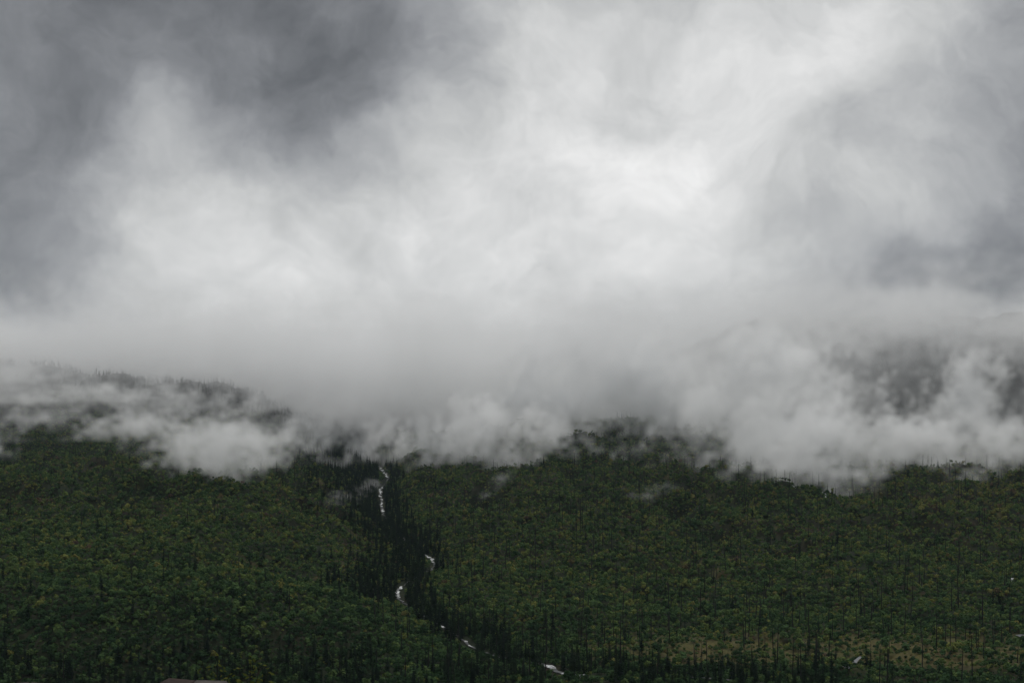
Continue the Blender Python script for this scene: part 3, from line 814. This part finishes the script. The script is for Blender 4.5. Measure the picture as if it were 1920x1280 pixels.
MIST += [puff(px, py, at(px, foot)[1], rx, rz, w=w) for px, py, foot, rx, rz, w in (
    (1500, 865, 912, 70, 40, 1.1), (1580, 878, 918, 70, 34, 1.1), (1545, 900, 925, 45, 18, .9), (1640, 890, 915, 50, 20, .8),
    (1440, 880, 905, 30, 26, .6), (1450, 770, 905, 60, 70, 1.0), (1530, 800, 905, 60, 70, 1.0), (900, 850, 872, 50, 24, .9), (1010, 848, 868, 40, 16, .6))]
def mist(x, y, z):
    xs = x - .35 * (z - 150)                               # the wind leans the plumes
    wx, wy, wz = (F3b(xs / 620 + a_, y / 620 + .5, z / 760 + a_) * 24 for a_ in (.15, .45, .8))
    s = lumps(MIST, x + wx, y + wy, z + wz)
    n = F3(xs / 640 + .6, y / 640, z / 760); nm = F3(xs / 250 + .1, y / 250, z / 330); nf = F3b(xs / 240 + .3, y / 240, z / 330)
    k = np.clip(1 + s * 2.2, 0, 1)
    v = np.clip(s * 1.4 + (.24 * n + .13 * nm + .09 * nf) * k + .04, 0, 1)
    return v ** 1.2 * (.8 + .2 * np.clip(nm + .5, 0, 1))
M_mist = m_cloud('mist_air', 0.045)
cloud('mist_bank', (-420, 1280, 50), (1080, 2200, 400), 7.5, mist, M_mist, kind='stuff',
      label='ragged white mist hanging along the foot of the cloud deck', category='mist')

# the separate bank lying on the left slope
LEFT = [puff(425, 830, at(425, 892)[1], 100, 44, w=1.5), puff(350, 844, at(350, 890)[1], 66, 28, w=1.4), puff(500, 842, at(500, 892)[1], 70, 32, w=1.4), puff(425, 790, at(425, 888)[1], 40, 36, w=1.3), puff(410, 860, at(410, 888)[1], 60, 15, w=.9),
        resting(250, 806, 1950, 90, 16, w=.8), resting(175, 800, 2000, 44, 14, w=.7), resting(310, 788, 2000, 70, 12, w=.6), resting(540, 846, 1740, 40, 20, w=.8),
        resting(12, 820, 1900, 24, 36, w=.7), resting(50, 782, 2000, 60, 18, w=.55), resting(110, 765, 2080, 60, 26, w=.5), resting(170, 745, 2150, 70, 22, w=.5), resting(340, 760, 2200, 60, 16, w=.5), resting(60, 735, 2300, 110, 26, w=.30), resting(250, 752, 2300, 110, 22, w=.30), resting(430, 775, 2280, 70, 20, w=.30), resting(560, 800, 2240, 60, 26, w=.5)]
LEFT += [puff(px, py, 2360, rx, rz, w=w) for px, py, rx, rz, w in ((40, 700, 100, 26, .5), (180, 728, 90, 22, .45), (300, 745, 80, 18, .5), (420, 765, 70, 18, .45), (520, 790, 60, 20, .5))]
def left(x, y, z):
    xs = x - .5 * (z - 150)
    wx, wy, wz = (F3b(xs / 460 + a_, y / 460 + .2, z / 330 + a_) * 14 for a_ in (.25, .55, .9))
    s = lumps(LEFT, x + wx, y + wy, z + wz)
    n = F3(xs / 560 + .2, y / 420, z / 380); nm = F3(xs / 420 + .4, y / 260, z / 130); nf = F3b(xs / 380 + .7, y / 260, z / 130)
    return np.clip(s * 1.4 + (.20 * n + .13 * nm + .10 * nf) * np.clip(1 + s * 2.2, 0, 1) - .04, 0, 1) ** 1.3
M_left = m_cloud('fog_air', 0.038)
cloud('fog_bank', (-1080, 1130, 75), (-200, 2420, 325), 6.5, left, M_left,
      kind='stuff', label='white bank of fog lying on the left slope below the burnt ridge', category='fog bank')

# small shreds over the ravine and the slope
def shreds(ps, seed, g_=.2):
    def fn(x, y, z):
        w = [F3b(x / 150 + a_ + seed, y / 150, z / 110 + a_) * 4 for a_ in (.25, .55, .9)]
        s = lumps(ps, x + w[0], y + w[1], z + w[2])
        return np.clip(s * 1.1 + g_ * F3b(x / 140 + seed, y / 110, z / 70), 0, 1)
    return fn
def box_of(ps, pad=10):
    lo = [min(p[i] - p[i + 3] for p in ps) - pad for i in range(3)]; hi = [max(p[i] + p[i + 3] for p in ps) + pad for i in range(3)]; return lo, hi
M_shred = m_cloud('shred_air', 0.030)
def hover(px, py, *a):
    return puff(px, py, at(px, py + 9)[1] - 6, *a)
for nm, lab, ps in [
    ('mist_wisp', 'thin slanting wisp of mist left of the white cascade in the ravine',
     [hover(700, 911, 18, 10, 14), hover(688, 917, 20, 7, 12), hover(672, 923, 20, 6, 12), hover(652, 931, 24, 6, 12), hover(636, 935, 22, 5, 12), hover(622, 938, 22, 7, 12, .8)]),
    ('mist_wisp', 'faint shred of mist high on the central slope under the cloud',
     [hover(940, 906, 14, 14, 16, .42), hover(915, 926, 20, 8, 14, .42), hover(955, 893, 10, 10, 12, .4)]),
    ('mist_wisp', 'faint low shred of mist on the slope left of the right mist column',
     [hover(1205, 932, 28, 7, 14, .40), hover(1235, 920, 22, 7, 12, .36), hover(1260, 912, 18, 6, 12, .32)])]:
    lo, hi = box_of(ps, 14); cloud(nm, lo, hi, 2.5, shreds(ps, random.random()), M_shred, kind='stuff', label=lab, category='mist', group='small wisps of mist over the slope')

# thin blue-grey air over the whole valley
hm, ht, ho = material('haze_air')
hv = ht.nodes.new('ShaderNodeVolumePrincipled'); hv.inputs['Color'].default_value = (0.70, 0.86, 1.0, 1)
hv.inputs['Density'].default_value = HAZE; hv.inputs['Density Attribute'].default_value = ''
L(ht, hv.outputs[0], ho.inputs['Volume'])
hme = bpy.data.meshes.new('haze'); hb = bmesh.new(); bmesh.ops.create_cube(hb, size=1.0)
for v in hb.verts: v.co = ((v.co.x) * 19000, 4050 + v.co.y * 11000, 345 + v.co.z * 730)
hb.to_mesh(hme); hb.free(); link('haze', hme, [hm], kind='stuff')
